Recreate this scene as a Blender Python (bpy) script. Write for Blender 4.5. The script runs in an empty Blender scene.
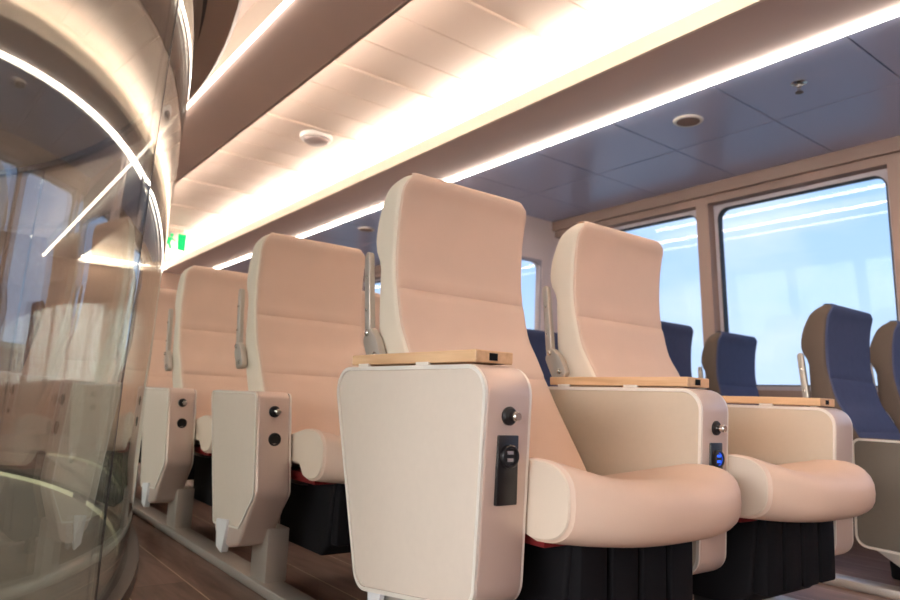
import bpy, bmesh, math, random
from mathutils import Vector, Matrix
random.seed(4)
SC = bpy.context.scene
COL = SC.collection
PI = math.pi

# ------------------------------------------------------------------ helpers
def lin(c):
    c = c / 255.0
    return c / 12.92 if c <= 0.04045 else ((c + 0.055) / 1.055) ** 2.4
def S(r, g, b): return (lin(r), lin(g), lin(b), 1.0)

def finish(name, bm, mat, parent=None, smooth=True, angle=35):
    bmesh.ops.recalc_face_normals(bm, faces=bm.faces[:])
    me = bpy.data.meshes.new(name)
    bm.to_mesh(me); bm.free()
    if smooth:
        me.polygons.foreach_set('use_smooth', [True] * len(me.polygons))
        me.set_sharp_from_angle(angle=math.radians(angle))
    me.materials.append(mat)
    o = bpy.data.objects.new(name, me)
    COL.objects.link(o)
    if parent is not None: o.parent = parent
    return o

def tag(o, label, cat, group=None):
    o['label'] = label; o['category'] = cat
    if group: o['group'] = group
    return o
def struct(o):
    o['kind'] = 'structure'; return o
def thing(name, label, cat, loc=(0, 0, 0), group=None):
    o = bpy.data.objects.new(name, None); COL.objects.link(o)
    o.location = loc; o.empty_display_size = 0.1
    return tag(o, label, cat, group)
def dup(root, loc, label, group=None):
    r = root.copy(); COL.objects.link(r); r.location = loc
    r['label'] = label
    if group: r['group'] = group
    for ch in list(root.children):
        c = ch.copy(); COL.objects.link(c); c.parent = r
        for g in list(ch.children):
            d = g.copy(); COL.objects.link(d); d.parent = c
    return r

def box(bm, x0, x1, y0, y1, z0, z1, bev=0.0, seg=2, f=None):
    vs = [bm.verts.new(p) for p in ((x0,y0,z0),(x1,y0,z0),(x1,y1,z0),(x0,y1,z0),(x0,y0,z1),(x1,y0,z1),(x1,y1,z1),(x0,y1,z1))]
    fs = [bm.faces.new([vs[i] for i in q]) for q in ((0,3,2,1),(4,5,6,7),(0,1,5,4),(1,2,6,5),(2,3,7,6),(3,0,4,7))]
    if bev > 0:
        es = list({e for q in fs for e in q.edges})
        r = bmesh.ops.bevel(bm, geom=es, offset=bev, segments=seg, profile=0.5, affect='EDGES')
    if f:
        for v in vs:
            if v.is_valid: v.co = f(*v.co)
    return bm
def Box(*a, **k):
    bm = bmesh.new(); return box(bm, *a, **k)

def round_poly(pts, rad, seg=5):
    """2-D polygon with rounded corners; rad is one radius or one per corner."""
    n = len(pts); out = []
    for i in range(n):
        p = Vector(pts[i]); a = Vector(pts[i - 1]); b = Vector(pts[(i + 1) % n])
        r = rad[i] if isinstance(rad, (list, tuple)) else rad
        if r <= 0: out.append(tuple(p)); continue
        u = (a - p).normalized(); v = (b - p).normalized()
        ang = u.angle(v); d = min(r / math.tan(ang / 2), (a - p).length * .49, (b - p).length * .49)
        r = d * math.tan(ang / 2)
        c = p + (u + v).normalized() * (r / math.sin(ang / 2))
        s = p + u * d - c; e = p + v * d - c
        a0 = math.atan2(s.y, s.x); a1 = math.atan2(e.y, e.x)
        da = (a1 - a0 + PI) % (2 * PI) - PI
        for k in range(seg + 1):
            t = a0 + da * k / seg
            out.append((c.x + r * math.cos(t), c.y + r * math.sin(t)))
    return out
def inset(pts, d):
    """offset a convex-ish 2-D polygon inwards by d"""
    n = len(pts)
    area = sum(pts[i-1][0]*pts[i][1]-pts[i][0]*pts[i-1][1] for i in range(n))
    sgn = 1 if area > 0 else -1
    out = []
    for i in range(n):
        a = Vector(pts[i-1]); p = Vector(pts[i]); b = Vector(pts[(i+1) % n])
        e1 = (p - a); e2 = (b - p)
        if e1.length < 1e-9: e1 = e2
        if e2.length < 1e-9: e2 = e1
        n1 = Vector((-e1.y, e1.x)).normalized() * sgn; n2 = Vector((-e2.y, e2.x)).normalized() * sgn
        m = (n1 + n2); m = m / max(m.length_squared * .5, 1e-6)
        q = p + m * d
        out.append((q.x, q.y))
    return out
def prism(bm, pts, x0, x1, bev=0.0, steps=3):
    """polygon in the YZ plane extruded along X with rounded rims"""
    slices = []
    if bev > 0:
        for k in range(steps + 1):
            t = PI / 2 * k / steps
            slices.append((x0 + bev * (1 - math.sin(t)), bev * (1 - math.cos(t))))
        slices = slices[::-1]
        other = [(x0 + x1 - x, d) for x, d in slices][::-1]
        slices = slices + other
    else:
        slices = [(x0, 0), (x1, 0)]
    slices.sort(key=lambda q: q[0])
    rings = []
    for x, d in slices:
        pp = inset(pts, d) if d > 1e-6 else pts
        rings.append([(x, p[0], p[1]) for p in pp])
    loft(bm, rings)
    return bm
def loft(bm, rings, cap=True, closed=True):
    vr = [[bm.verts.new(p) for p in r] for r in rings]
    n = len(rings[0])
    for a, b in zip(vr[:-1], vr[1:]):
        for i in range(n if closed else n - 1):
            j = (i + 1) % n
            bm.faces.new((a[i], a[j], b[j], b[i]))
    if cap:
        bm.faces.new(vr[0][::-1]); bm.faces.new(vr[-1])
    return vr
def lathe(bm, prof, center, axis='Z', seg=24, flip=1):
    """profile of (radius, height) revolved about an axis through center"""
    rings = []
    for r, h in prof:
        ring = []
        for k in range(seg):
            t = 2 * PI * k / seg
            a, b, c = r * math.cos(t), r * math.sin(t), h * flip
            v = {'Z': (a, b, c), 'Y': (a, c, b), 'X': (c, a, b)}[axis]
            ring.append((center[0] + v[0], center[1] + v[1], center[2] + v[2]))
        rings.append(ring)
    loft(bm, rings)
    return bm
def interp(tab, z):
    """smooth (monotone-ish cubic) interpolation of a table [(z, v)...]"""
    if z <= tab[0][0]: return tab[0][1]
    if z >= tab[-1][0]: return tab[-1][1]
    n = len(tab)
    for i in range(n - 1):
        if tab[i][0] <= z <= tab[i + 1][0]:
            z0, v0 = tab[i]; z1, v1 = tab[i + 1]
            def sl(j):
                if j <= 0: return (tab[1][1]-tab[0][1])/(tab[1][0]-tab[0][0])
                if j >= n - 1: return (tab[-1][1]-tab[-2][1])/(tab[-1][0]-tab[-2][0])
                return (tab[j+1][1]-tab[j-1][1])/(tab[j+1][0]-tab[j-1][0])
            h = z1 - z0; t = (z - z0) / h; m0 = sl(i) * h; m1 = sl(i + 1) * h
            return (2*t**3-3*t*t+1)*v0+(t**3-2*t*t+t)*m0+(-2*t**3+3*t*t)*v1+(t**3-t*t)*m1

# ------------------------------------------------------------------ materials
def mat(name, col, rough=.5, metal=0., bump=0., bscale=300., vary=0., vscale=8., spec=.5, stretch=(1,1,1), coat=0.):
    m = bpy.data.materials.new(name); m.use_nodes = True
    nt = m.node_tree; b = nt.nodes['Principled BSDF']
    b.inputs['Base Color'].default_value = col
    b.inputs['Roughness'].default_value = rough
    b.inputs['Metallic'].default_value = metal
    b.inputs['Specular IOR Level'].default_value = spec
    b.inputs['Coat Weight'].default_value = coat
    tc = nt.nodes.new('ShaderNodeTexCoord'); mp = nt.nodes.new('ShaderNodeMapping')
    mp.inputs['Scale'].default_value = stretch
    nt.links.new(tc.outputs['Object'], mp.inputs['Vector'])
    n1 = nt.nodes.new('ShaderNodeTexNoise'); n1.inputs['Scale'].default_value = vscale; n1.inputs['Detail'].default_value = 4
    nt.links.new(mp.outputs[0], n1.inputs['Vector'])
    if vary > 0:
        hs = nt.nodes.new('ShaderNodeHueSaturation'); hs.inputs['Color'].default_value = col
        mr = nt.nodes.new('ShaderNodeMapRange'); mr.inputs['To Min'].default_value = 1 - vary; mr.inputs['To Max'].default_value = 1 + vary
        mr.inputs['From Min'].default_value = .25; mr.inputs['From Max'].default_value = .75
        nt.links.new(n1.outputs['Fac'], mr.inputs['Value']); nt.links.new(mr.outputs[0], hs.inputs['Value'])
        nt.links.new(hs.outputs[0], b.inputs['Base Color'])
    if bump > 0:
        n2 = nt.nodes.new('ShaderNodeTexNoise'); n2.inputs['Scale'].default_value = bscale; n2.inputs['Detail'].default_value = 3
        nt.links.new(mp.outputs[0], n2.inputs['Vector'])
        bp = nt.nodes.new('ShaderNodeBump'); bp.inputs['Strength'].default_value = bump; bp.inputs['Distance'].default_value = .002
        nt.links.new(n2.outputs['Fac'], bp.inputs['Height']); nt.links.new(bp.outputs[0], b.inputs['Normal'])
    return m
def emit(name, col, strength):
    m = bpy.data.materials.new(name); m.use_nodes = True
    nt = m.node_tree; nt.nodes.clear()
    e = nt.nodes.new('ShaderNodeEmission'); e.inputs[0].default_value = col; e.inputs[1].default_value = strength
    o = nt.nodes.new('ShaderNodeOutputMaterial'); nt.links.new(e.outputs[0], o.inputs[0])
    return m
def pane(name, tint, f0=.05, gain=1.0):
    """clear glass sheet: transmits straight through, reflects more towards grazing"""
    m = bpy.data.materials.new(name); m.use_nodes = True
    nt = m.node_tree; nt.nodes.clear()
    lw = nt.nodes.new('ShaderNodeLayerWeight'); lw.inputs['Blend'].default_value = .5
    pw = nt.nodes.new('ShaderNodeMath'); pw.operation = 'POWER'; pw.inputs[1].default_value = 5
    ml = nt.nodes.new('ShaderNodeMath'); ml.operation = 'MULTIPLY_ADD'; ml.inputs[1].default_value = (1 - f0) * gain; ml.inputs[2].default_value = f0
    ml.use_clamp = True
    nt.links.new(lw.outputs['Facing'], pw.inputs[0]); nt.links.new(pw.outputs[0], ml.inputs[0])
    tr = nt.nodes.new('ShaderNodeBsdfTransparent'); tr.inputs[0].default_value = tint
    gl = nt.nodes.new('ShaderNodeBsdfGlossy'); gl.inputs['Roughness'].default_value = .0; gl.inputs[0].default_value = (.95, .97, .96, 1)
    mx = nt.nodes.new('ShaderNodeMixShader'); o = nt.nodes.new('ShaderNodeOutputMaterial')
    nt.links.new(ml.outputs[0], mx.inputs[0]); nt.links.new(tr.outputs[0], mx.inputs[1]); nt.links.new(gl.outputs[0], mx.inputs[2])
    nt.links.new(mx.outputs[0], o.inputs[0])
    return m
def wood_mat(name, c1, c2, rough, axis_stretch, scale):
    m = bpy.data.materials.new(name); m.use_nodes = True
    nt = m.node_tree; b = nt.nodes['Principled BSDF']; b.inputs['Roughness'].default_value = rough
    tc = nt.nodes.new('ShaderNodeTexCoord'); mp = nt.nodes.new('ShaderNodeMapping'); mp.inputs['Scale'].default_value = axis_stretch
    nt.links.new(tc.outputs['Object'], mp.inputs[0])
    n = nt.nodes.new('ShaderNodeTexNoise'); n.inputs['Scale'].default_value = scale; n.inputs['Detail'].default_value = 6; n.inputs['Distortion'].default_value = .6
    nt.links.new(mp.outputs[0], n.inputs['Vector'])
    r = nt.nodes.new('ShaderNodeValToRGB'); r.color_ramp.elements[0].color = c1; r.color_ramp.elements[1].color = c2
    r.color_ramp.elements[0].position = .3; r.color_ramp.elements[1].position = .7
    nt.links.new(n.outputs['Fac'], r.inputs[0]); nt.links.new(r.outputs[0], b.inputs['Base Color'])
    bp = nt.nodes.new('ShaderNodeBump'); bp.inputs['Strength'].default_value = .08; bp.inputs['Distance'].default_value = .001
    nt.links.new(n.outputs['Fac'], bp.inputs['Height']); nt.links.new(bp.outputs[0], b.inputs['Normal'])
    return m
def floor_mat():
    m = bpy.data.materials.new('plank_floor'); m.use_nodes = True
    nt = m.node_tree; b = nt.nodes['Principled BSDF']; N = nt.nodes.new; L = nt.links.new
    b.inputs['Roughness'].default_value = .42
    tc = N('ShaderNodeTexCoord'); sp = N('ShaderNodeSeparateXYZ'); L(tc.outputs['Object'], sp.inputs[0])
    def math_(op, a, bv=None, clamp=False):
        n = N('ShaderNodeMath'); n.operation = op; n.use_clamp = clamp
        for i, v in enumerate((a, bv)):
            if v is None: continue
            if isinstance(v, (int, float)): n.inputs[i].default_value = v
            else: L(v, n.inputs[i])
        return n.outputs[0]
    u = math_('DIVIDE', math_('SUBTRACT', sp.outputs[0], .735 - .0015), .19)
    k = math_('FLOOR', u); fr = math_('FRACT', u)
    wn = N('ShaderNodeTexWhiteNoise'); wn.noise_dimensions = '1D'; L(k, wn.inputs['W'])
    v = math_('ADD', math_('DIVIDE', sp.outputs[1], 1.25), wn.outputs['Value'])
    k2 = math_('FLOOR', v); fr2 = math_('FRACT', v)
    cmb = N('ShaderNodeCombineXYZ'); L(k, cmb.inputs[0]); L(k2, cmb.inputs[1])
    wn2 = N('ShaderNodeTexWhiteNoise'); wn2.noise_dimensions = '2D'; L(cmb.outputs[0], wn2.inputs['Vector'])
    mp = N('ShaderNodeMapping'); mp.inputs['Scale'].default_value = (9, 1.2, 1); L(tc.outputs['Object'], mp.inputs[0])
    ad = N('ShaderNodeVectorMath'); ad.operation = 'ADD'; L(mp.outputs[0], ad.inputs[0]); L(wn2.outputs['Color'], ad.inputs[1])
    ns = N('ShaderNodeTexNoise'); ns.inputs['Scale'].default_value = 3.2; ns.inputs['Detail'].default_value = 7; ns.inputs['Distortion'].default_value = .7
    L(ad.outputs[0], ns.inputs['Vector'])
    f = math_('ADD', math_('MULTIPLY', wn2.outputs['Value'], .16), ns.outputs['Fac'])
    rp = N('ShaderNodeValToRGB'); rp.color_ramp.elements[0].position = .3; rp.color_ramp.elements[1].position = .85
    rp.color_ramp.elements[0].color = S(88, 67, 59); rp.color_ramp.elements[1].color = S(142, 112, 98)
    L(f, rp.inputs[0])
    joint = math_('LESS_THAN', fr, .016)
    mx = N('ShaderNodeMix'); mx.data_type = 'RGBA'; L(joint, mx.inputs['Factor']); L(rp.outputs[0], mx.inputs['A']); mx.inputs['B'].default_value = S(205, 180, 150)
    j2 = math_('LESS_THAN', fr2, .0022)
    mx2 = N('ShaderNodeMix'); mx2.data_type = 'RGBA'; L(j2, mx2.inputs['Factor']); L(mx.outputs['Result'], mx2.inputs['A']); mx2.inputs['B'].default_value = S(70, 55, 48)
    L(mx2.outputs['Result'], b.inputs['Base Color'])
    bp = N('ShaderNodeBump'); bp.inputs['Strength'].default_value = .1; bp.inputs['Distance'].default_value = .001
    L(ns.outputs['Fac'], bp.inputs['Height']); L(bp.outputs[0], b.inputs['Normal'])
    return m

WARM = (1.0, .885, .77, 1)
M = {}
M['beige'] = mat('beige_leather', S(216, 189, 169), .5, bump=.12, bscale=420, vary=.03, spec=.4)
M['cream'] = mat('side_lit_leather', S(226, 214, 196), .5, bump=.12, bscale=420, vary=.02, spec=.4)  # seat sides: the whiter light from the aisle is put into this colour
M['cap'] = mat('side_cap_leather', S(218, 201, 182), .5, bump=.12, bscale=420, vary=.02, spec=.4)
M['blue'] = mat('blue_fabric', S(74, 82, 112), .85, bump=.3, bscale=700, vary=.06, vscale=30, spec=.2)
M['taupe'] = mat('shaded_taupe_fabric', S(98, 84, 74), .75, bump=.2, bscale=600, vary=.04, spec=.25)  # blue seat sides: shade on cream put into this dark tone; console bodies share it
M['black'] = mat('black_fabric', S(12, 10, 14), .8, bump=.3, bscale=500, spec=.25)
M['blackp'] = mat('black_plastic', S(22, 20, 22), .35, bump=.02)
M['red'] = mat('red_webbing', S(112, 10, 12), .7, bump=.3, bscale=800)
M['satin'] = mat('champagne_satin_metal', S(210, 190, 178), .40, metal=.35, bump=.03, bscale=900, spec=.5)
M['rim'] = mat('pale_rim_metal', S(238, 231, 220), .35, metal=.2)
M['panel'] = mat('cream_laminate', S(216, 202, 187), .6, bump=.08, bscale=900, vary=.015, vscale=60)
M['panelshade'] = mat('shaded_cream_laminate', S(204, 188, 166), .6, bump=.08, bscale=900, vary=.015, vscale=60)  # darker copy of the cream laminate: inner consoles' lack of aisle light as colour
M['paneldark'] = mat('dark_taupe_laminate', S(104, 98, 88), .6, bump=.08, bscale=900, vary=.02, vscale=60)
M['alu'] = mat('brushed_aluminium', S(196, 188, 178), .4, metal=.7, bump=.04, bscale=200, stretch=(1, 1, .05))
M['chrome'] = mat('chrome', S(220, 216, 210), .15, metal=1.0)
M['whitep'] = mat('white_plastic', S(225, 225, 226), .4)
M['greyp'] = mat('grey_plastic', S(150, 142, 145), .5)
M['oak'] = wood_mat('oak', S(202, 160, 118), S(228, 190, 148), .45, (14, 1.2, 14), 3.0)
M['floor'] = floor_mat()
M['soffit'] = mat('soffit_paint', S(212, 192, 184), .55, vary=.01)
M['lip'] = mat('lip_paint', S(232, 222, 208), .55)
M['tile'] = mat('sky_tinted_ceiling_panel', S(186, 192, 220), .30, metal=.3, bump=.02, bscale=30, spec=.5)  # grey panels; the blue reflected from the sky is put into the base colour
M['groove'] = mat('dark_groove', S(56, 50, 52), .7)
M['plank'] = mat('white_ceiling_plank', S(208, 194, 184), .5)
M['wall'] = mat('beige_wall_panel', S(150, 124, 113), .55, vary=.01)
M['farwall'] = mat('brown_wall_panel', S(150, 122, 106), .6, vary=.03)
M['fascia'] = mat('fascia_paint', S(158, 138, 128), .5)
M['landing'] = mat('grey_landing_floor', S(150, 142, 128), .6, vary=.06, vscale=20)
M['curb'] = mat('curb_metal', S(88, 76, 70), .4, metal=.4)
M['partition'] = mat('partition_panel', S(222, 204, 200), .5)
M['gasket'] = mat('black_rubber', S(26, 28, 34), .6)
M['reveal'] = mat('reveal_paint', S(176, 166, 172), .5)
M['glass'] = pane('stair_glass', (.88, .885, .865, 1), .12)
M['winglass'] = pane('window_glass', (.97, .985, 1.0, 1), .02)
M['acrylic'] = pane('clear_acrylic', (.95, .97, .96, 1), .04)
M['led'] = emit('led_line', WARM, 17.0)
M['ledsoft'] = emit('led_line_soft', WARM, 9.0)
M['cove'] = emit('cove_led', WARM, 48.0)
M['coveweak'] = emit('cove_led_soft', WARM, 32.0)
M['ring'] = emit('added_ring_led', WARM, 4.5)
M['blueled'] = emit('blue_led', (.03, .12, 1, 1), 1.2)
M['green'] = emit('green_pictogram', (.02, .55, .15, 1), 1.25)
M['lumi'] = mat('photoluminescent_strip', S(232, 230, 190), .5)

# ------------------------------------------------------------------ camera
f_px = 685.0
X = Vector((915, 142, 685)).normalized(); Yv = Vector((-525, 78, 685)).normalized()
Yv = (Yv - X * X.dot(Yv)).normalized(); Zv = X.cross(Yv)
if Zv.y > 0: Zv = -Zv
# rows of R: world axes in (right, down, forward) camera axes
R = Matrix((X, Yv, Zv))
right = Vector((R[0][0], R[1][0], R[2][0])); down = Vector((R[0][1], R[1][1], R[2][1])); fwd = Vector((R[0][2], R[1][2], R[2][2]))
cam = bpy.data.cameras.new('camera'); co = bpy.data.objects.new('camera', cam); COL.objects.link(co)
mw = Matrix((( right.x, -down.x, -fwd.x, 0), (right.y, -down.y, -fwd.y, 0), (right.z, -down.z, -fwd.z, .60), (0, 0, 0, 1)))
co.matrix_world = mw
cam.sensor_width = 36; cam.lens = f_px / 900 * 36; cam.clip_start = .02
cam.dof.use_dof = True; cam.dof.focus_distance = 1.5; cam.dof.aperture_fstop = 4.0
SC.camera = co

# ------------------------------------------------------------------ room shell
YA, YB = -5.3, 9.55
struct(finish('floor', Box(-4.5, 4.6, YA, YB + .1, -.06, 0), M['floor'], smooth=False))
ZC = 2.15; ZT = 2.36
def SW(u, y, z): return Vector((4.12 + u + (2.05 - z) * .08, y, z))

# starboard wall with window openings
bm = bmesh.new()
PITCH = 1.20; OP = 1.11; W0 = 1.48
wins = [W0 + PITCH * k for k in range(-5, 6)]
zl, zh = .757, 2.02
box(bm, 0, .12, YA, YB + .1, 0, zl, f=SW)
box(bm, 0, .12, YA, YB + .1, zh, 2.40, f=SW)
prev = YA
for w in wins:
    box(bm, 0, .12, prev, w, zl, zh, f=SW); prev = w + OP
box(bm, 0, .12, prev, YB + .1, zl, zh, f=SW)
struct(finish('wall_right', bm, M['wall'], smooth=False))
# head beam and sill ledge
bm = bmesh.new(); box(bm, -.03, 0, YA, YB + .1, 2.07, 2.15, bev=0, f=SW)
struct(finish('trim_1', bm, M['wall'], smooth=False))
bm = bmesh.new(); box(bm, -.03, .0, YA, YB + .1, .705, .742, f=SW)
struct(finish('trim_2', bm, M['wall'], smooth=False))

def ring_prism(bm, outer, inner, u0, u1, fn):
    n = len(outer)
    V = {}
    for key, pts, u in (('o0', outer, u0), ('o1', outer, u1), ('i0', inner, u0), ('i1', inner, u1)):
        V[key] = [bm.verts.new(fn(u, p[0], p[1])) for p in pts]
    for i in range(n):
        j = (i + 1) % n
        for a, b in (('o0', 'i0'), ('i0', 'i1'), ('i1', 'o1'), ('o1', 'o0')):
            bm.faces.new((V[a][i], V[a][j], V[b][j], V[b][i]))
def PWf(u, y, z): return Vector((-4.2 - u - (2.05 - z) * .08, y, z))
def side_window(n, w, W):
    e = bpy.data.objects.new('window_%d' % n, None); COL.objects.link(e); struct(e)
    e.location = W(.1, w + OP / 2, zl)
    L0 = e.location.copy()
    fn = lambda u, y, z: W(u, y, z) - L0
    rect = [(w, zl), (w + OP, zl), (w + OP, zh), (w, zh)]
    out = round_poly(inset(rect, .002), .004, 6); inn = round_poly(inset(rect, .03), .075, 6); inn2 = round_poly(inset(rect, .037), .07, 6)
    bm = bmesh.new(); ring_prism(bm, out, inn, .07, .115, fn); finish('window_frame', bm, M['reveal'], e)
    bm = bmesh.new(); ring_prism(bm, inn, inn2, .066, .115, fn); finish('gasket', bm, M['gasket'], e)
    bm = bmesh.new()
    loft(bm, [[fn(.085, *p) for p in inn2], [fn(.093, *p) for p in inn2]])
    finish('pane', bm, M['winglass'], e, smooth=False)
for k, w in enumerate(wins):
    side_window(k + 1, w, SW); side_window(k + 20, w, PWf)
bm = bmesh.new()
box(bm, 0, .12, YA, YB + .1, 0, zl, f=PWf); box(bm, 0, .12, YA, YB + .1, zh, 2.40, f=PWf)
prev = YA
for w in wins:
    box(bm, 0, .12, prev, w, zl, zh, f=PWf); prev = w + OP
box(bm, 0, .12, prev, YB + .1, zl, zh, f=PWf)
struct(finish('wall_left', bm, M['wall'], smooth=False))

# other walls
struct(finish('wall_front', Box(-4.5, 4.4, YB, YB + .1, 0, 2.45), M['farwall'], smooth=False))
struct(finish('wall_back', Box(-4.5, 4.6, YA - .1, YA, 0, 2.45), M['partition'], smooth=False))
# partition at the far end of the window bay, with a window in it
bm = bmesh.new()
PY = 4.03; px0, px1, wx0, wx1, wz0, wz1 = 2.86, 4.22, 3.1, 3.98, .85, 1.80
for a in ((px0, wx0, 0, ZC), (wx1, px1, 0, ZC), (wx0, wx1, 0, wz0), (wx0, wx1, wz1, ZC)):
    box(bm, a[0], a[1], PY, PY + .06, a[2], a[3])
struct(finish('wall_partition', bm, M['partition'], smooth=False))
e = bpy.data.objects.new('window_12', None); COL.objects.link(e); struct(e); e.location = (wx0, PY, wz0)
fn = lambda u, x, z: Vector((x - wx0, u, z - wz0))
rect = [(wx0, wz0), (wx1, wz0), (wx1, wz1), (wx0, wz1)]
out = round_poly(inset(rect, .001), .003, 6); inn = round_poly(inset(rect, .02), .06, 6)
bm = bmesh.new(); ring_prism(bm, out, inn, .005, .055, fn); finish('window_frame', bm, M['reveal'], e)
bm = bmesh.new(); loft(bm, [[fn(.02, *p) for p in inn], [fn(.028, *p) for p in inn]]); finish('pane', bm, M['winglass'], e, smooth=False)

# ceiling: deck above, trough planks, soffits, satin panels
struct(finish('ceiling', Box(-4.5, 4.6, YA - .1, YB + .1, 2.42, 2.5), M['soffit'], smooth=False))
def plank_ceiling(name, x0, x1, z):
    bm = bmesh.new(); y = -5.26; i = 0
    while y < YB - .05:
        y1 = min(y + .3, YB); g = .003
        box(bm, x0, x1, y + g / 2, y1 - g / 2, z, z + .03, bev=.007, seg=2)
        if i % 3 == 1: box(bm, x0, x1, y - .012, y + .012, z - .012, z + .012, bev=.004, seg=1)
        y = y1; i += 1
    box(bm, x0, x1, YA, YB, z + .012, z + .05)
    return struct(finish(name, bm, M['plank'], smooth=False))
TL, TR = 1.33, 2.33
plank_ceiling('ceiling_trough', TL - .2, TR + .2, ZT)
# soffit beside the trough (inner edges are the trough lips)
def soffit(name, x0, x1, lipx, lipm):
    bm = bmesh.new(); box(bm, x0, x1, YA, YB, ZC, ZC + .02)
    o = struct(finish(name, bm, M['soffit'], smooth=False))
    return o
soffit('ceiling_soffit_left', .972, TL, TL, 0)
soffit('ceiling_soffit_right', TR, 2.765, TR, 0)
struct(finish('trim_3', Box(TL - .012, TL + .004, YA, YB, ZC - .004, ZC + .022), M['fascia'], smooth=False))
struct(finish('trim_4', Box(TR - .004, TR + .012, YA, YB, ZC - .004, ZC + .075), M['lip'], smooth=False))
struct(finish('trim_5', Box(TL - .26, TL - .2, YA, YB, ZC + .02, ZT + .05), M['lip'], smooth=False))
struct(finish('trim_6', Box(TR + .2, TR + .26, YA, YB, ZC + .02, ZT + .05), M['lip'], smooth=False))
struct(finish('trim_7', Box(TL, TR, YB - .03, YB, ZC - .03, ZT + .03), M['lip'], smooth=False))
# satin panels over the window bay
bm = bmesh.new(); xs = [2.79, 3.42, 4.13]
j0 = 1.745 - .607 * 12
for k in range(26):
    ya = j0 + .607 * k; yb = ya + .607
    for xa, xb in zip(xs[:-1], xs[1:]):
        a0, a1 = max(ya, YA), min(yb, YB)
        if a1 - a0 > .05: box(bm, xa + .003, xb - .003, a0 + .003, a1 - .003, ZC, ZC + .02, bev=.002, seg=1)
struct(finish('ceiling_panels', bm, M['tile'], smooth=False))
struct(finish('ceiling_backing', Box(2.79, 4.14, YA, YB, ZC + .012, ZC + .03), M['groove'], smooth=False))
# port side: low recess over the stair, then a plain ceiling
struct(finish('ceiling_recess', Box(-2.69, .99, YA, YB, 2.36, 2.38), M['soffit'], smooth=False))
struct(finish('trim_8', Box(.985, 1.0, YA, YB, ZC + .02, 2.38), M['lip'], smooth=False))

# LED lines and coves
def strip(name, pts, y0, y1, m, label):
    bm = bmesh.new(); loft(bm, [[(p[0], y0, p[1]) for p in pts], [(p[0], y1, p[1]) for p in pts]])
    return tag(finish(name, bm, m, smooth=False), label, 'light')
strip('led_strip', [(2.764, ZC + .016), (2.764, ZC - .008), (2.768, ZC - .018), (2.787, ZC - .018), (2.787, ZC + .016)], YA, YB, M['led'],
      'exposed warm white light line between brown soffit and blue-grey ceiling panels')
strip('led_strip', [(.973, ZC + .016), (.973, ZC - .006), (.967, ZC - .018), (.95, ZC - .018), (.95, ZC - .004)], YA, YB, M['ledsoft'],
      'bright light line along ceiling edge beside the curved glass stair')
strip('cove_light', [(TR + .05, ZC + .052), (TR + .09, ZC + .052), (TR + .09, ZC + .066), (TR + .05, ZC + .066)], YA, YB - .04, M['cove'],
      'strong cove light washing the slatted ceiling, on window side of trough')
strip('cove_light', [(TL - .09, ZC + .05), (TL - .05, ZC + .05), (TL - .05, ZC + .065), (TL - .09, ZC + .065)], YA, YB - .04, M['coveweak'],
      'softer cove light along aisle side of the slatted ceiling trough')
bm = Box(TL + .02, TR - .02, YB - .09, YB - .06, ZC + .03, ZC + .045)
tag(finish('cove_light', bm, M['cove'], smooth=False), 'short cove light across the far end of the slatted trough', 'light')
# port side of the cabin mirrors the light line
struct(finish('ceiling_port', Box(-4.2, -2.685, YA, YB, ZC, ZC + .02), M['soffit'], smooth=False))
struct(finish('trim_9', Box(-2.70, -2.685, YA, YB, ZC + .02, 2.38), M['lip'], smooth=False))

# ------------------------------------------------------------------ oval glass stair enclosure
EX, EY, EA, EB = -.85, 3.70, 1.60, 2.85
def ell(t, d=0.):
    nx, ny = math.cos(t) / EA, math.sin(t) / EB; n = math.hypot(nx, ny)
    return (EX + EA * math.cos(t) + d * nx / n, EY + EB * math.sin(t) + d * ny / n)
def flare(z): return .06 * (max(z, 0) / 2.1) ** 2
def glass_sheet(bm, t0, t1, n=40, m=14):
    def P(t, d, z): return bm.verts.new((*ell(t, d + flare(z)), z))
    G = {d: [[P(t0 + (t1 - t0) * k / n, d, .03 + 2.07 * j / m) for j in range(m + 1)] for k in range(n + 1)] for d in (-.012, 0.)}
    for d, g in G.items():
        for k in range(n):
            for j in range(m): bm.faces.new((g[k][j], g[k + 1][j], g[k + 1][j + 1], g[k][j + 1]))
    a, b = G[-.012], G[0.]
    for k in range(n):
        for j in (0, m): bm.faces.new((a[k][j], a[k + 1][j], b[k + 1][j], b[k][j]))
    for j in range(m):
        for k in (0, n): bm.faces.new((a[k][j], a[k][j + 1], b[k][j + 1], b[k][j]))
def ell_ring(bm, d0, d1, z0, z1, n=144, t0=0., t1=2 * PI, closed=True):
    rings = []
    m = n if closed else n + 1
    for k in range(m):
        t = t0 + (t1 - t0) * k / n
        a, b = ell(t, d0), ell(t, d1)
        rings.append([(a[0], a[1], z0), (b[0], b[1], z0), (b[0], b[1], z1), (a[0], a[1], z1)])
    if closed:
        vr = [[bm.verts.new(p) for p in r] for r in rings]
        for i in range(m):
            a, b = vr[i], vr[(i + 1) % m]
            for q in range(4): bm.faces.new((a[q], a[(q + 1) % 4], b[(q + 1) % 4], b[q]))
    else:
        loft(bm, rings)
enc = thing('stair_enclosure', 'tall curved clear glass enclosure with metal base ring beside the aisle', 'glass enclosure', (EX, EY, 0))
def epart(name, bm, m, smooth=True):
    bmesh.ops.translate(bm, verts=bm.verts[:], vec=(-EX, -EY, 0)); return finish(name, bm, m, enc, smooth)
bm = bmesh.new(); ell_ring(bm, .0, .035, 0, .045); epart('base_ring', bm, M['curb'])
bm = bmesh.new(); ell_ring(bm, -.03, -.001, 0, .03); epart('inner_channel', bm, M['groove'])
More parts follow.
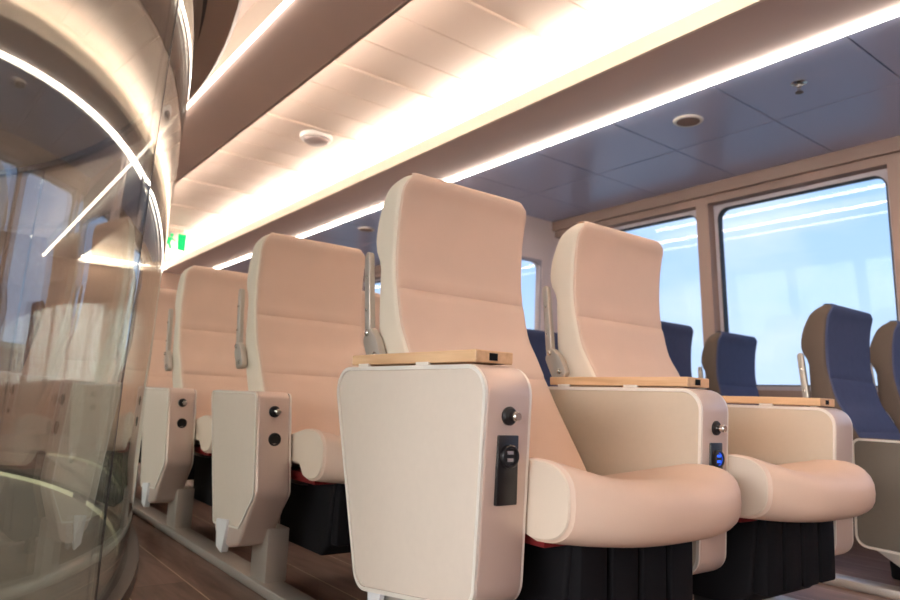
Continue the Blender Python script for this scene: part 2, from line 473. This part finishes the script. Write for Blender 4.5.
bm = bmesh.new(); ell_ring(bm, .035, .07, 2.085, 2.12); epart('top_channel', bm, M['groove'])
# panels: one joint falls where the sight line X = .209 Y meets the near side
def joint_t():
    best = None
    for k in range(4000):
        t = -PI / 2 + PI / 2 * k / 4000
        x, y = ell(t); e_ = abs(x - .205 * y)
        if best is None or e_ < best[0]: best = (e_, t)
    return best[1]
tj = joint_t()
NP = 8
ts = [tj]
# joints at equal arc length
N_ = 4000; acc = [0.]
for k in range(N_):
    a, b = ell(tj + 2 * PI * k / N_), ell(tj + 2 * PI * (k + 1) / N_)
    acc.append(acc[-1] + math.dist(a, b))
for p in range(1, NP):
    target = acc[-1] * p / NP
    k = next(i for i, v in enumerate(acc) if v >= target); ts.append(tj + 2 * PI * k / N_)
ts.append(tj + 2 * PI)
for p in range(NP):
    gap = .0017
    bm = bmesh.new(); glass_sheet(bm, ts[p] + gap, ts[p + 1] - gap)
    epart('glass_panel', bm, M['glass'])
    x, y = ell(ts[p], -.006)
    bm = bmesh.new()
    loft(bm, [[(*ell(ts[p] + dt, dd + flare(z)), z) for dt, dd in ((-.0016, -.004), (.0016, -.004), (.0016, .0), (-.0016, .0))] for z in [.03 + 2.07 * j / 14 for j in range(15)]])
    epart('joint', bm, M['groove'], False)
# landing floor inside, photoluminescent strips along its far edge
bm = bmesh.new(); loft(bm, [[(*ell(2 * PI * k / 96, -.031), z) for k in range(96)] for z in (.0, .012)])
struct(finish('floor_landing', bm, M['landing'], smooth=False))
for t0, t1, lb in ((-.36, .06, 'short pale glow strip on landing floor by the glass joint'), (.165, 1.3, 'long pale curved glow strip along far edge of landing')):
    bm = bmesh.new(); ell_ring(bm, -.036, -.0305, .008, .034, n=24, t0=t0, t1=t1, closed=False)
    tag(finish('glow_strip', bm, M['lumi']), lb, 'floor strip')
# oval fascia above the glass
bm = bmesh.new()
def fas(k, d): return ell(2 * PI * k / 96, d)
loft(bm, [[(*fas(k, d), z) for k in range(96)] for d, z in ((.185, 2.12), (.2, 2.135), (.2, 2.19))])
struct(finish('ceiling_oval', bm, M['fascia']))
bm = bmesh.new(); ell_ring(bm, .08, .12, 2.195, 2.21, n=96)  # hidden light ring added to brighten the recess ceiling and console sides
tag(finish('cove_light', bm, M['ring']), 'added unseen oval cove light brightening the ceiling recess above the glass stair', 'light')

# ------------------------------------------------------------------ seats
FRONT = [(.36, -.03), (.451, .028), (.523, .078), (.616, .142), (.73, .210), (.787, .246), (.86, .268), (.933, .284), (1.006, .287), (1.078, .284), (1.14, .275), (1.18, .262), (1.2, .272)]
REAR = [(.36, .15), (.5, .235), (.62, .30), (.70, .338), (.78, .360), (.90, .368), (.955, .372), (.985, .392), (1.02, .402), (1.08, .394), (1.15, .362), (1.18, .335), (1.198, .305)]
HW = .228
def halfw(z):
    r = .06; top = 1.2
    hw = HW
    if z > top - r:
        d = z - (top - r); return hw - (r - math.sqrt(max(r * r - d * d, 0)))
    return hw
def back_body():
    bm = bmesh.new(); zs = [.36 + (1.15 - .36) * k / 30 for k in range(31)] + [1.16, 1.17, 1.18, 1.188, 1.194, 1.197]
    rings = []
    for z in zs:
        yf, yb, w = interp(FRONT, z), interp(REAR, z), halfw(z)
        if z > 1.19: yf += .012
        q = round_poly([(-w, yf), (w, yf), (w, yb), (-w, yb)], [.014, .014, .03, .03], 4)
        rings.append([(p[0], p[1], z) for p in q])
    loft(bm, rings)
    return bm
def back_panel(z0, z1, puff=.007, crown=False):
    """one upholstered front panel following the back, with its seam edges tucked in"""
    bm = bmesh.new(); nu, nv = 20, 18; rows = []
    for j in range(nv + 1):
        v = j / nv; z = z0 + (z1 - z0) * v
        w = halfw(z) - .007
        row = []
        for i in range(nu + 1):
            u = -1 + 2 * i / nu; u = math.sin(u * PI / 2)
            ed = min(1, (1 - abs(u)) * w / .012); ev = min(1, (v if crown else min(v, 1 - v)) * (z1 - z0) / .007)
            h = math.sqrt(max(0, 1 - (1 - ed) ** 2)) * math.sqrt(max(0, 1 - (1 - ev) ** 2))
            row.append((u * w, interp(FRONT, z) - .0005 - puff * h + .006 * (1 - u * u) * 0, z))
        rows.append(row)
    if crown:
        last = rows[-1]
        for dy, z, kx in ((.004, z1 + .006, .985), (.012, z1 + .0105, .97), (.024, z1 + .0125, .96), (.05, z1 + .0125, .95)):
            rows.append([(p[0] * kx, p[1] + dy, z) for p in last])
    V = [[bm.verts.new(p) for p in r] for r in rows]
    for a, b in zip(V[:-1], V[1:]):
        for i in range(nu): bm.faces.new((a[i], a[i + 1], b[i + 1], b[i]))
    r = bmesh.ops.extrude_face_region(bm, geom=bm.faces[:])
    for v in [g for g in r['geom'] if isinstance(g, bmesh.types.BMVert)]: v.co.y += .004
    return bm
PW = .272; PX = .046
def pad_body(part='body'):
    """cushion with raised sides and a drooping rounded front; its top falls away towards the back"""
    bm = bmesh.new(); rings = []
    def ring(s, shrink=0.):
        x = s * PW + PX
        a = abs(s)
        yf = -.415 + .070 * a ** 3.0
        rim = .459 + .045 * a ** 3.4 - .012 * a ** 9 - .011 * s; bot = .340 + .012 * a ** 2
        pts = []
        yc = yf + .095; hz = (rim - bot) / 2; zc = (rim + bot) / 2
        for k in range(15):                       # nose: from top over the front to the bottom
            t = PI / 2 + PI * k / 14
            cy, cz = math.cos(t), math.sin(t)
            pts.append((yc + .095 * math.copysign(abs(cy) ** .8, cy), zc + hz * math.copysign(abs(cz) ** .72, cz)))
        pts += [(yf + .125, bot + .008), (yf + .155, bot + .040), (-.1, bot + .042), (.02, bot + .015), (.12, bot - .01)]
        top = lambda y: rim - .22 * max(0, y - yc - .03)
        pts += [(.14, top(.14) - .01), (.10, top(.1)), (-.05, top(-.05)), (-.2, top(-.2)), (yc + .05, top(yc + .05) + .001)]
        if shrink: pts = inset(pts, shrink)
        return [(x, p[0], p[1]) for p in pts]
    if part == 'body':
        ss = [math.sin(PI / 2 * (-1 + 2 * k / 32)) for k in range(33)]
        rings = [ring(-1, .006)] + [ring(s * .985, .003 if abs(s) > .999 else 0) for s in ss] + [ring(1, .006)]
        loft(bm, rings)
    else:                                          # side cap, a skin on the end faces
        sg = -1 if part == 'left' else 1
        a = [(p[0] + sg * .0002, p[1], p[2]) for p in ring(sg, .0035)]
        b = [(p[0] + sg * .003, p[1], p[2]) for p in ring(sg, .006)]
        loft(bm, [a, b])
    return bm
def make_seat(label, loc, fm, sm, group, dz=0., shrink=1.):
    t = thing('passenger_seat', label, 'seat', loc, group)
    def P(name, bm, m, par=None):
        if shrink != 1: bmesh.ops.scale(bm, verts=bm.verts[:], vec=(shrink, shrink, 1))
        if dz: bmesh.ops.translate(bm, verts=bm.verts[:], vec=(0, 0, dz))
        return finish(name, bm, m, par or t)
    bk = P('backrest', back_body(), sm)
    P('headrest_panel', back_panel(.8856, 1.188, crown=True), fm)
    P('upper_back_panel', back_panel(.6706, .8854), fm)
    P('lower_back_panel', back_panel(.42, .6704), fm)
    cu = P('seat_cushion', pad_body(), fm)
    for s in ('left', 'right'): P('side_cap', pad_body(s), sm if sm is M['taupe'] else M['cap'], cu)
    # dark pouch under the cushion, pleated front
    bm = bmesh.new()
    pr = round_poly([(-.245, .155), (-.205, .12), (.10, .12), (.12, .345), (-.265, .345)], .012, 3)
    prism(bm, pr, PX - .19, PX + .20, .01)
    for k in range(4): box(bm, PX - .18 + k * .095, PX - .10 + k * .095, -.285, -.24, .16, .362, bev=.008)
    pc = P('underseat_pouch', bm, M['black'])
    bm = Box(PX - .255, PX + .25, -.262, .05, .338, .366, bev=.004)
    P('red_webbing', bm, M['red'])
    bm = bmesh.new(); box(bm, PX - .22, PX + .22, -.1, .13, .315, .366, bev=.01)
    P('seat_frame', bm, M['blackp'])
    bm = Box(.165, .225, .06, .12, 0 - dz, .335, bev=.006)
    P('leg', bm, M['blackp'])
    # folding bar and hinge plate on each flank of the back
    for sg in (-1, 1):
        x0, x1 = (-.250, -.232) if sg < 0 else (.232, .250)
        pts = round_poly([(.348, .76), (.376, .76), (.402, .985), (.378, .992)], [.008, .008, .014, .014], 4)
        bm = bmesh.new(); prism(bm, pts, x0, x1, .003); ar = P('folding_bar', bm, M['alu'])
        pts = round_poly([(.275, .69), (.34, .682), (.378, .75), (.352, .788), (.312, .755)], [.02, .02, .018, .016, .05], 5)
        bm = bmesh.new(); prism(bm, pts, x0 - .004 * (sg < 0), x1 + .004 * (sg > 0), .003); hp = P('hinge_plate', bm, M['alu'])
        for (y, z) in ((.354, .767), (.31, .708)):
            bm = bmesh.new(); lathe(bm, [(.009, 0), (.009, .004), (.006, .006)], ((-.254 if sg < 0 else .254), y, z), 'X', 12, sg); P('bolt', bm, M['chrome'], hp)
        for z in (.83, .92):
            bm = bmesh.new(); lathe(bm, [(.005, 0), (.005, .002), (.003, .003)], ((-.250 if sg < 0 else .250), .368 + (z - .78) * .1, z), 'X', 10, sg); P('rivet', bm, M['chrome'], ar)
    return t
ROW = .95
RW = ['first', 'second', 'third', 'fourth', 'fifth']
CX = (1.158, 1.832)
lab_a = ['nearest cream leather seat beside the large oak-topped aisle console',
         'cream seat in second row behind the large aisle console, above black pouch',
         'cream seat in third aisle row, second back from large oak-topped console',
         'cream seat in fourth aisle row, half hidden by the curved glass',
         'cream seat in fifth aisle row, deep behind the curved glass edge']
lab_b = ['cream leather seat between two oak-topped consoles, in front of windows',
         'cream seat behind the front window-side cream seat, mostly hidden',
         'cream window-side seat of third row, hidden behind nearer seats',
         'cream window-side seat of fourth row, hidden behind nearer seats',
         'cream window-side seat of fifth row, hidden behind nearer seats']
proto = make_seat(lab_a[0], (CX[0], 1.2, 0), M['beige'], M['cream'], 'cream leather seats')
for r in range(5):
    for c, labs in enumerate((lab_a, lab_b)):
        if r == 0 and c == 0: continue
        dup(proto, (CX[c], 1.2 + ROW * r, 0), labs[r])
blab = {(0, 0): 'large blue fabric seat right of last oak-topped console, before the window',
        (0, 1): 'blue seat cut off by right edge of photo, beside the window',
        (1, 0): 'dark blue seat showing just right of the second cream seat',
        (1, 1): 'small blue seat in front of pillar between the two windows',
        (2, 0): 'blue aisle-side seat in third row by the partition',
        (2, 1): 'blue window-side seat in third row by the partition'}
bproto = None
for r in range(3):
    for c in range(2):
        loc = (3.18 + .68 * c + .02 * min(r, 1), 1.055 + .93 * r, 0)
        if bproto is None: bproto = make_seat(blab[(0, 0)], loc, M['blue'], M['taupe'], 'blue fabric seats', dz=-.12, shrink=.95)
        else: dup(bproto, loc, blab[(r, c)])

# ------------------------------------------------------------------ consoles
CW = .054          # half thickness
def knob(P, y, z, par=None):
    bm = bmesh.new(); lathe(bm, [(.0175, 0), (.0175, .005), (.0145, .008)], (0, y, z), 'Y', 24, -1); k = P('reading_lamp', bm, M['blackp'])
    bm = bmesh.new(); lathe(bm, [(.0085, .005), (.0095, .022), (.0075, .025)], (.003, y, z), 'Y', 16, -1); P('lamp_head', bm, M['chrome'], k)
    return k
def console_big(label, loc, side_m, fixtures, group, drop=0.):
    t = thing('armrest_console', label, 'armrest console', loc, group)
    def P(name, bm, m, par=None):
        if drop and name != 'post': bmesh.ops.translate(bm, verts=bm.verts[:], vec=(0, 0, -drop))
        return finish(name, bm, m, par or t)
    # local y is measured from the front face (y = 0) towards the back
    prof = [(0, .672), (.59, .672), (.425, .182), (.015, .235)]
    rp = round_poly(prof, [.055, .055, .05, .05], 7)
    bm = bmesh.new(); prism(bm, rp, -CW, CW, .006); P('body', bm, M['satin'])
    for sg in (-1, 1):
        a, b = (-CW - .004, -CW + .002) if sg < 0 else (CW - .002, CW + .004)
        bm = bmesh.new(); o = inset(rp, .0015); i_ = inset(rp, .0095)
        ring_prism(bm, o, i_, a, b, lambda u, y, z: Vector((u, y, z))); P('rim', bm, M['rim'])
        a, b = (-CW - .002, -CW + .001) if sg < 0 else (CW - .001, CW + .002)
        bm = bmesh.new(); prism(bm, inset(rp, .0105), a, b, .001); P('side_panel', bm, side_m)
    # oak lid with a finger slot, two hinge plates
    bm = bmesh.new(); box(bm, -.046, .05, .05, .522, .676, .700, bev=.002, seg=1)
    ld = P('oak_lid', bm, M['oak'])
    P('finger_slot', Box(-.012, .008, .0485, .054, .681, .695), M['black'], ld)
    for y in (.20, .44): P('hinge', Box(-.049, -.04, y, y + .045, .671, .6785, bev=.001), M['rim'], ld)
    # flap latch under the rear end, support post
    bm = bmesh.new(); prism(bm, round_poly([(.33, .20), (.385, .2), (.375, .125), (.345, .125)], .006, 3), -.05, -.036, .002); P('latch', bm, M['whitep'])
    bm = Box(-.03, .03, .24, .35, .03, .24, bev=.004); P('post', bm, M['alu'])
    if fixtures:
        yy = lambda z: .0 + (.672 - z) * .034
        knob(P, yy(.578) + .001, .578)
        bm = bmesh.new(); box(bm, -.025, .025, yy(.48) - .006, yy(.48) + .012, .418, .543, bev=.002); pl = P('socket_plate', bm, M['blackp'])
        bm = bmesh.new(); lathe(bm, [(.021, 0), (.021, .006), (.019, .008), (.016, .008), (.015, .004)], (0, yy(.5) - .006, .505), 'Y', 28, -1); P('socket_ring', bm, M['blackp'], pl)
        bm = bmesh.new(); lathe(bm, [(.0148, 0), (.0148, .0035)], (0, yy(.5) - .006, .505), 'Y', 24, -1); P('socket_face', bm, M['gasket'], pl)
        for dz in (.006, -.007):
            P('usb_port', Box(-.007, .007, yy(.5) - .0115, yy(.5) - .009, .503 + dz, .509 + dz), M['blueled'] if fixtures == 2 else M['greyp'], pl)
        if fixtures == 2:
            bm = bmesh.new(); lathe(bm, [(.0150, .0035), (.0150, .0042), (.0138, .0042), (.0138, .0035)], (0, yy(.5) - .006, .505), 'Y', 28, -1); P('light_ring', bm, M['blueled'], pl)
    return t
G2 = 'oak-topped consoles'
console_big('largest cream-sided oak-topped console in the foreground', (.8645, .95, 0), M['panel'], 1, G2)
console_big('oak-topped console with blue-lit socket, between the two front cream seats', (1.542, .95, 0), M['panelshade'], 2, G2, .014)
console_big('plain oak-topped console without fittings, between cream and blue seats', (2.235, .95, 0), M['panelshade'], 0, G2, .04)

def console_small(label, loc, group):
    t = thing('armrest_console', label, 'armrest console', loc, group)
    def P(name, bm, m, par=None): return finish(name, bm, m, par or t)
    prof = [(.03, .605), (.45, .605), (.30, .15), (.17, .12), (.09, .14), (-.02, .30)]
    rp = round_poly(prof, [.028, .02, .02, .03, .03, .05], 6)
    bm = bmesh.new(); prism(bm, rp, -CW, CW, .010); P('body', bm, M['satin'])
    sp = round_poly([(.030, .602), (.447, .602), (.31, .172), (.085, .19), (-.014, .300)], [.022, .02, .016, .012, .03], 5)
    for sg in (-1, 1):
        a, b = (-CW - .004, -CW + .002) if sg < 0 else (CW - .002, CW + .004)
        bm = bmesh.new(); ring_prism(bm, sp, inset(sp, .006), a, b, lambda u, y, z: Vector((u, y, z))); P('rim', bm, M['rim'])
        a, b = (-CW - .002, -CW + .001) if sg < 0 else (CW - .001, CW + .002)
        bm = bmesh.new(); prism(bm, inset(sp, .007), a, b, .001); P('side_panel', bm, M['panel'])
    yy = lambda z: .03 - (.605 - z) * .164
    knob(P, yy(.545), .545)
    bm = bmesh.new(); lathe(bm, [(.020, -.004), (.020, .003), (.018, .005), (.014, .004), (.014, .002)], (.002, yy(.462), .462), 'Y', 24, -1); P('socket', bm, M['blackp'])
    bm = bmesh.new(); prism(bm, round_poly([(.165, .205), (.265, .195), (.245, .112), (.195, .100)], .006, 3), -CW - .010, -CW + .012, .002); P('latch', bm, M['whitep'])
    bm = Box(.025, .095, .05, .17, .03, .19, bev=.004); P('post', bm, M['alu'])
    return t
G3 = 'aisle consoles with round sockets'
slab = ['narrow cream aisle console just behind the large oak-topped one', 'third cream aisle console from the front, left of second row cushion',
        'fourth aisle console, partly behind the edge of curved glass', 'fifth aisle console, behind the curved glass']
sp0 = console_small(slab[0], (.8645, 2.00, 0), G3)
for k in range(1, 4): dup(sp0, (.8645, 2.0 + ROW * k, 0), slab[k])
for c, x in ((1, 1.539), (2, 2.235)):
    for k in range(3):
        dup(sp0, (x, 2.0 + ROW * k, 0), '%s console of %s row, hidden behind front seats' % (('middle', 'window-side')[c - 1], RW[k + 1]), 'consoles hidden behind the front seats')

def console_blue(label, loc, group):
    t = thing('armrest_console', label, 'armrest console', loc, group)
    def P(name, bm, m, par=None): return finish(name, bm, m, par or t)
    rp = round_poly([(0, .535), (.50, .535), (.50, .155), (.05, .14)], [.04, .03, .045, .04], 6)
    bm = bmesh.new(); prism(bm, rp, -.045, .045, .006); P('body', bm, M['taupe'])
    for sg in (-1, 1):
        a, b = (-.049, -.043) if sg < 0 else (.043, .049)
        bm = bmesh.new(); ring_prism(bm, inset(rp, .0015), inset(rp, .0095), a, b, lambda u, y, z: Vector((u, y, z))); P('rim', bm, M['rim'])
        a, b = (-.047, -.044) if sg < 0 else (.044, .047)
        bm = bmesh.new(); prism(bm, inset(rp, .0105), a, b, .001); P('side_panel', bm, M['paneldark'])
    bm = bmesh.new(); prism(bm, [(.28, .03), (.36, .03), (.36, .105), (.44, .152), (.2, .152), (.28, .105)], -.03, .03); P('post', bm, M['alu'])
    return t
G4 = 'dark consoles of the blue seats'
b0 = console_blue('dark grey-sided console below blue seat at right edge', (2.745, .63, 0), G4)
dup(b0, (2.745, .63 + .93, 0), 'dark-sided console of second blue row, behind cream seats')
dup(b0, (2.745, .63 + 1.86, 0), 'dark-sided console of third blue row, behind cream seats')

# floor rails the posts stand on
for x, y0, y1, lb in ((.915, .9, 6.6, 'long pale metal floor rail under the aisle consoles'), (1.545, .9, 6.6, 'metal floor rail under the middle consoles'),
                      (2.235, .9, 6.6, 'metal floor rail under window-side oak-topped consoles'), (2.745, .6, 3.4, 'metal floor rail under the dark blue-seat consoles')):
    bm = bmesh.new(); box(bm, x - .04, x + .04, y0, y1, 0, .032, bev=.006)
    tag(finish('floor_rail', bm, M['alu']), lb, 'rail')

# ------------------------------------------------------------------ ceiling fittings
def speaker(y, lb, x=3.09):
    t = thing('ceiling_speaker', lb, 'speaker', (x, y, ZC), 'round ceiling speakers')
    bm = bmesh.new(); lathe(bm, [(.078, 0.002), (.078, -.004), (.070, -.010), (.060, -.010), (.060, -.002)], (0, 0, 0), 'Z', 36); finish('bezel', bm, M['rim'], t)
    bm = bmesh.new(); lathe(bm, [(.060, .0), (.060, -.009), (.03, -.012), (.002, -.013)], (0, 0, 0), 'Z', 36); finish('grille', bm, M['farwall'], t)
speaker(2.05, 'round brown-grilled speaker in blue ceiling panel, near the window')
speaker(5.45, 'far round ceiling speaker above the second row seats')
t = thing('sprinkler', 'small chrome sprinkler head hanging from the blue ceiling panels', 'sprinkler', (3.09, 1.459, ZC))
bm = bmesh.new(); lathe(bm, [(.036, .002), (.036, -.003), (.020, -.008), (.018, -.002)], (0, 0, 0), 'Z', 28); finish('escutcheon', bm, M['chrome'], t)
bm = bmesh.new(); lathe(bm, [(.011, .03), (.011, -.022), (.007, -.026), (.007, -.045), (.004, -.047)], (0, 0, 0), 'Z', 16); finish('nozzle', bm, M['chrome'], t)
bm = bmesh.new(); lathe(bm, [(.017, -.046), (.018, -.049), (.004, -.051)], (0, 0, 0), 'Z', 20); finish('deflector', bm, M['curb'], t)
t = thing('smoke_detector', 'round white smoke detector on the slatted ceiling', 'smoke detector', (1.928, 4.17, ZT))
bm = bmesh.new(); lathe(bm, [(.112, .003), (.112, -.016), (.104, -.028), (.085, -.030)], (0, 0, 0), 'Z', 40); finish('base', bm, M['whitep'], t)
bm = bmesh.new(); lathe(bm, [(.084, -.028), (.080, -.042), (.066, -.052), (.002, -.054)], (0, 0, 0), 'Z', 40); finish('sensor_cap', bm, M['greyp'], t)
# exit sign
SY = 7.6
t = thing('exit_sign', 'green lit exit sign hanging from the ceiling at far end of aisle', 'sign', (1.89, SY, 2.17))
finish('sign_board', Box(-.2, .2, -.004, .004, -.09, .11, bev=.002), M['acrylic'], t)
finish('mounting_bar', Box(-.15, .15, -.012, .012, .11, .15), M['rim'], t)
def flat(polys, name):
    bm = bmesh.new()
    for q in polys:
        loft(bm, [[(x, -.0055, z) for x, z in q], [(x, -.0045, z) for x, z in q]])
    finish(name, bm, M['green'], t, smooth=False)
flat([[(-.19, .02), (-.15, .06), (-.15, .038), (-.08, .038), (-.08, .002), (-.15, .002), (-.15, -.02)]], 'arrow')
C8 = lambda cx, cz, r: [(cx + r * math.cos(k * PI / 5), cz + r * math.sin(k * PI / 5)) for k in range(10)]
flat([C8(.035, .072, .02), [(.0, .045), (.045, .05), (.03, -.015), (-.02, -.012)], [(-.045, .02), (.0, .045), (.0, .025), (-.035, .0)], [(.04, .045), (.085, .015), (.08, .0), (.035, .025)],
      [(-.02, -.012), (.03, -.015), (.05, -.075), (.025, -.08), (.005, -.03)], [(-.02, -.012), (.005, -.03), (-.035, -.07), (-.075, -.07), (-.075, -.052), (-.04, -.05)]], 'running_figure')
flat([[(.10, -.085), (.19, -.085), (.19, .1), (.10, .1)]], 'doorway')

# ------------------------------------------------------------------ sky
w = bpy.data.worlds.new('sky'); SC.world = w; w.use_nodes = True
nt = w.node_tree; nt.nodes.clear(); N = nt.nodes.new; L = nt.links.new
tc = N('ShaderNodeTexCoord'); sp = N('ShaderNodeSeparateXYZ'); L(tc.outputs['Generated'], sp.inputs[0])
rp = N('ShaderNodeValToRGB'); el = rp.color_ramp.elements
el[0].position = .44; el[0].color = (.10, .14, .18, 1); el[1].position = 1.0; el[1].color = (.30, .52, .90, 1)
for p, c in ((.495, (.14, .19, .24, 1)), (.505, (.47, .585, .80, 1)), (.60, (.33, .49, .78, 1)), (.75, (.21, .40, .76, 1))):
    x = el.new(p); x.color = c
ma = N('ShaderNodeMath'); ma.operation = 'MULTIPLY_ADD'; ma.inputs[1].default_value = .5; ma.inputs[2].default_value = .5
L(sp.outputs[2], ma.inputs[0]); L(ma.outputs[0], rp.inputs[0])
ns = N('ShaderNodeTexNoise'); ns.inputs['Scale'].default_value = 4; ns.inputs['Detail'].default_value = 5
mp = N('ShaderNodeMapping'); mp.inputs['Scale'].default_value = (1, 1, 2.2); L(tc.outputs['Generated'], mp.inputs[0]); L(mp.outputs[0], ns.inputs['Vector'])
cr = N('ShaderNodeMapRange'); cr.inputs['From Min'].default_value = .5; cr.inputs['From Max'].default_value = .75; cr.inputs['To Max'].default_value = .6
L(ns.outputs['Fac'], cr.inputs['Value'])
mx = N('ShaderNodeMix'); mx.data_type = 'RGBA'; L(cr.outputs[0], mx.inputs['Factor']); L(rp.outputs[0], mx.inputs['A']); mx.inputs['B'].default_value = (.62, .68, .76, 1)
bg = N('ShaderNodeBackground'); bg.inputs[1].default_value = 1.26
vd = N('ShaderNodeVectorMath'); vd.operation = 'DOT_PRODUCT'; L(tc.outputs['Generated'], vd.inputs[0]); vd.inputs[1].default_value = Vector((-.93, -.25, .27)).normalized()
def m1(op, a, v):
    n = N('ShaderNodeMath'); n.operation = op; L(a, n.inputs[0]); n.inputs[1].default_value = v; return n.outputs[0]
glow = m1('MULTIPLY', m1('POWER', m1('MAXIMUM', vd.outputs['Value'], 0.0), 5.0), 15.0)
gm = N('ShaderNodeMix'); gm.data_type = 'RGBA'; gm.blend_type = 'ADD'; gm.clamp_result = False; gm.inputs['Factor'].default_value = 1.0
vs = N('ShaderNodeVectorMath'); vs.operation = 'SCALE'; vs.inputs[0].default_value = (1.0, .96, .92); L(glow, vs.inputs['Scale'])
L(mx.outputs['Result'], gm.inputs['A']); L(vs.outputs[0], gm.inputs['B']); L(gm.outputs['Result'], bg.inputs[0])
o = N('ShaderNodeOutputWorld'); L(bg.outputs[0], o.inputs[0])

# ------------------------------------------------------------------ view
SC.view_settings.view_transform = 'Standard'; SC.view_settings.look = 'None'
SC.view_settings.exposure = 0.43; SC.view_settings.gamma = 1.0; SC.view_settings.use_curve_mapping = False
SC.cycles.max_bounces = 10; SC.cycles.diffuse_bounces = 5; SC.cycles.transparent_max_bounces = 24; SC.cycles.glossy_bounces = 5
SC.cycles.sample_clamp_indirect = 8
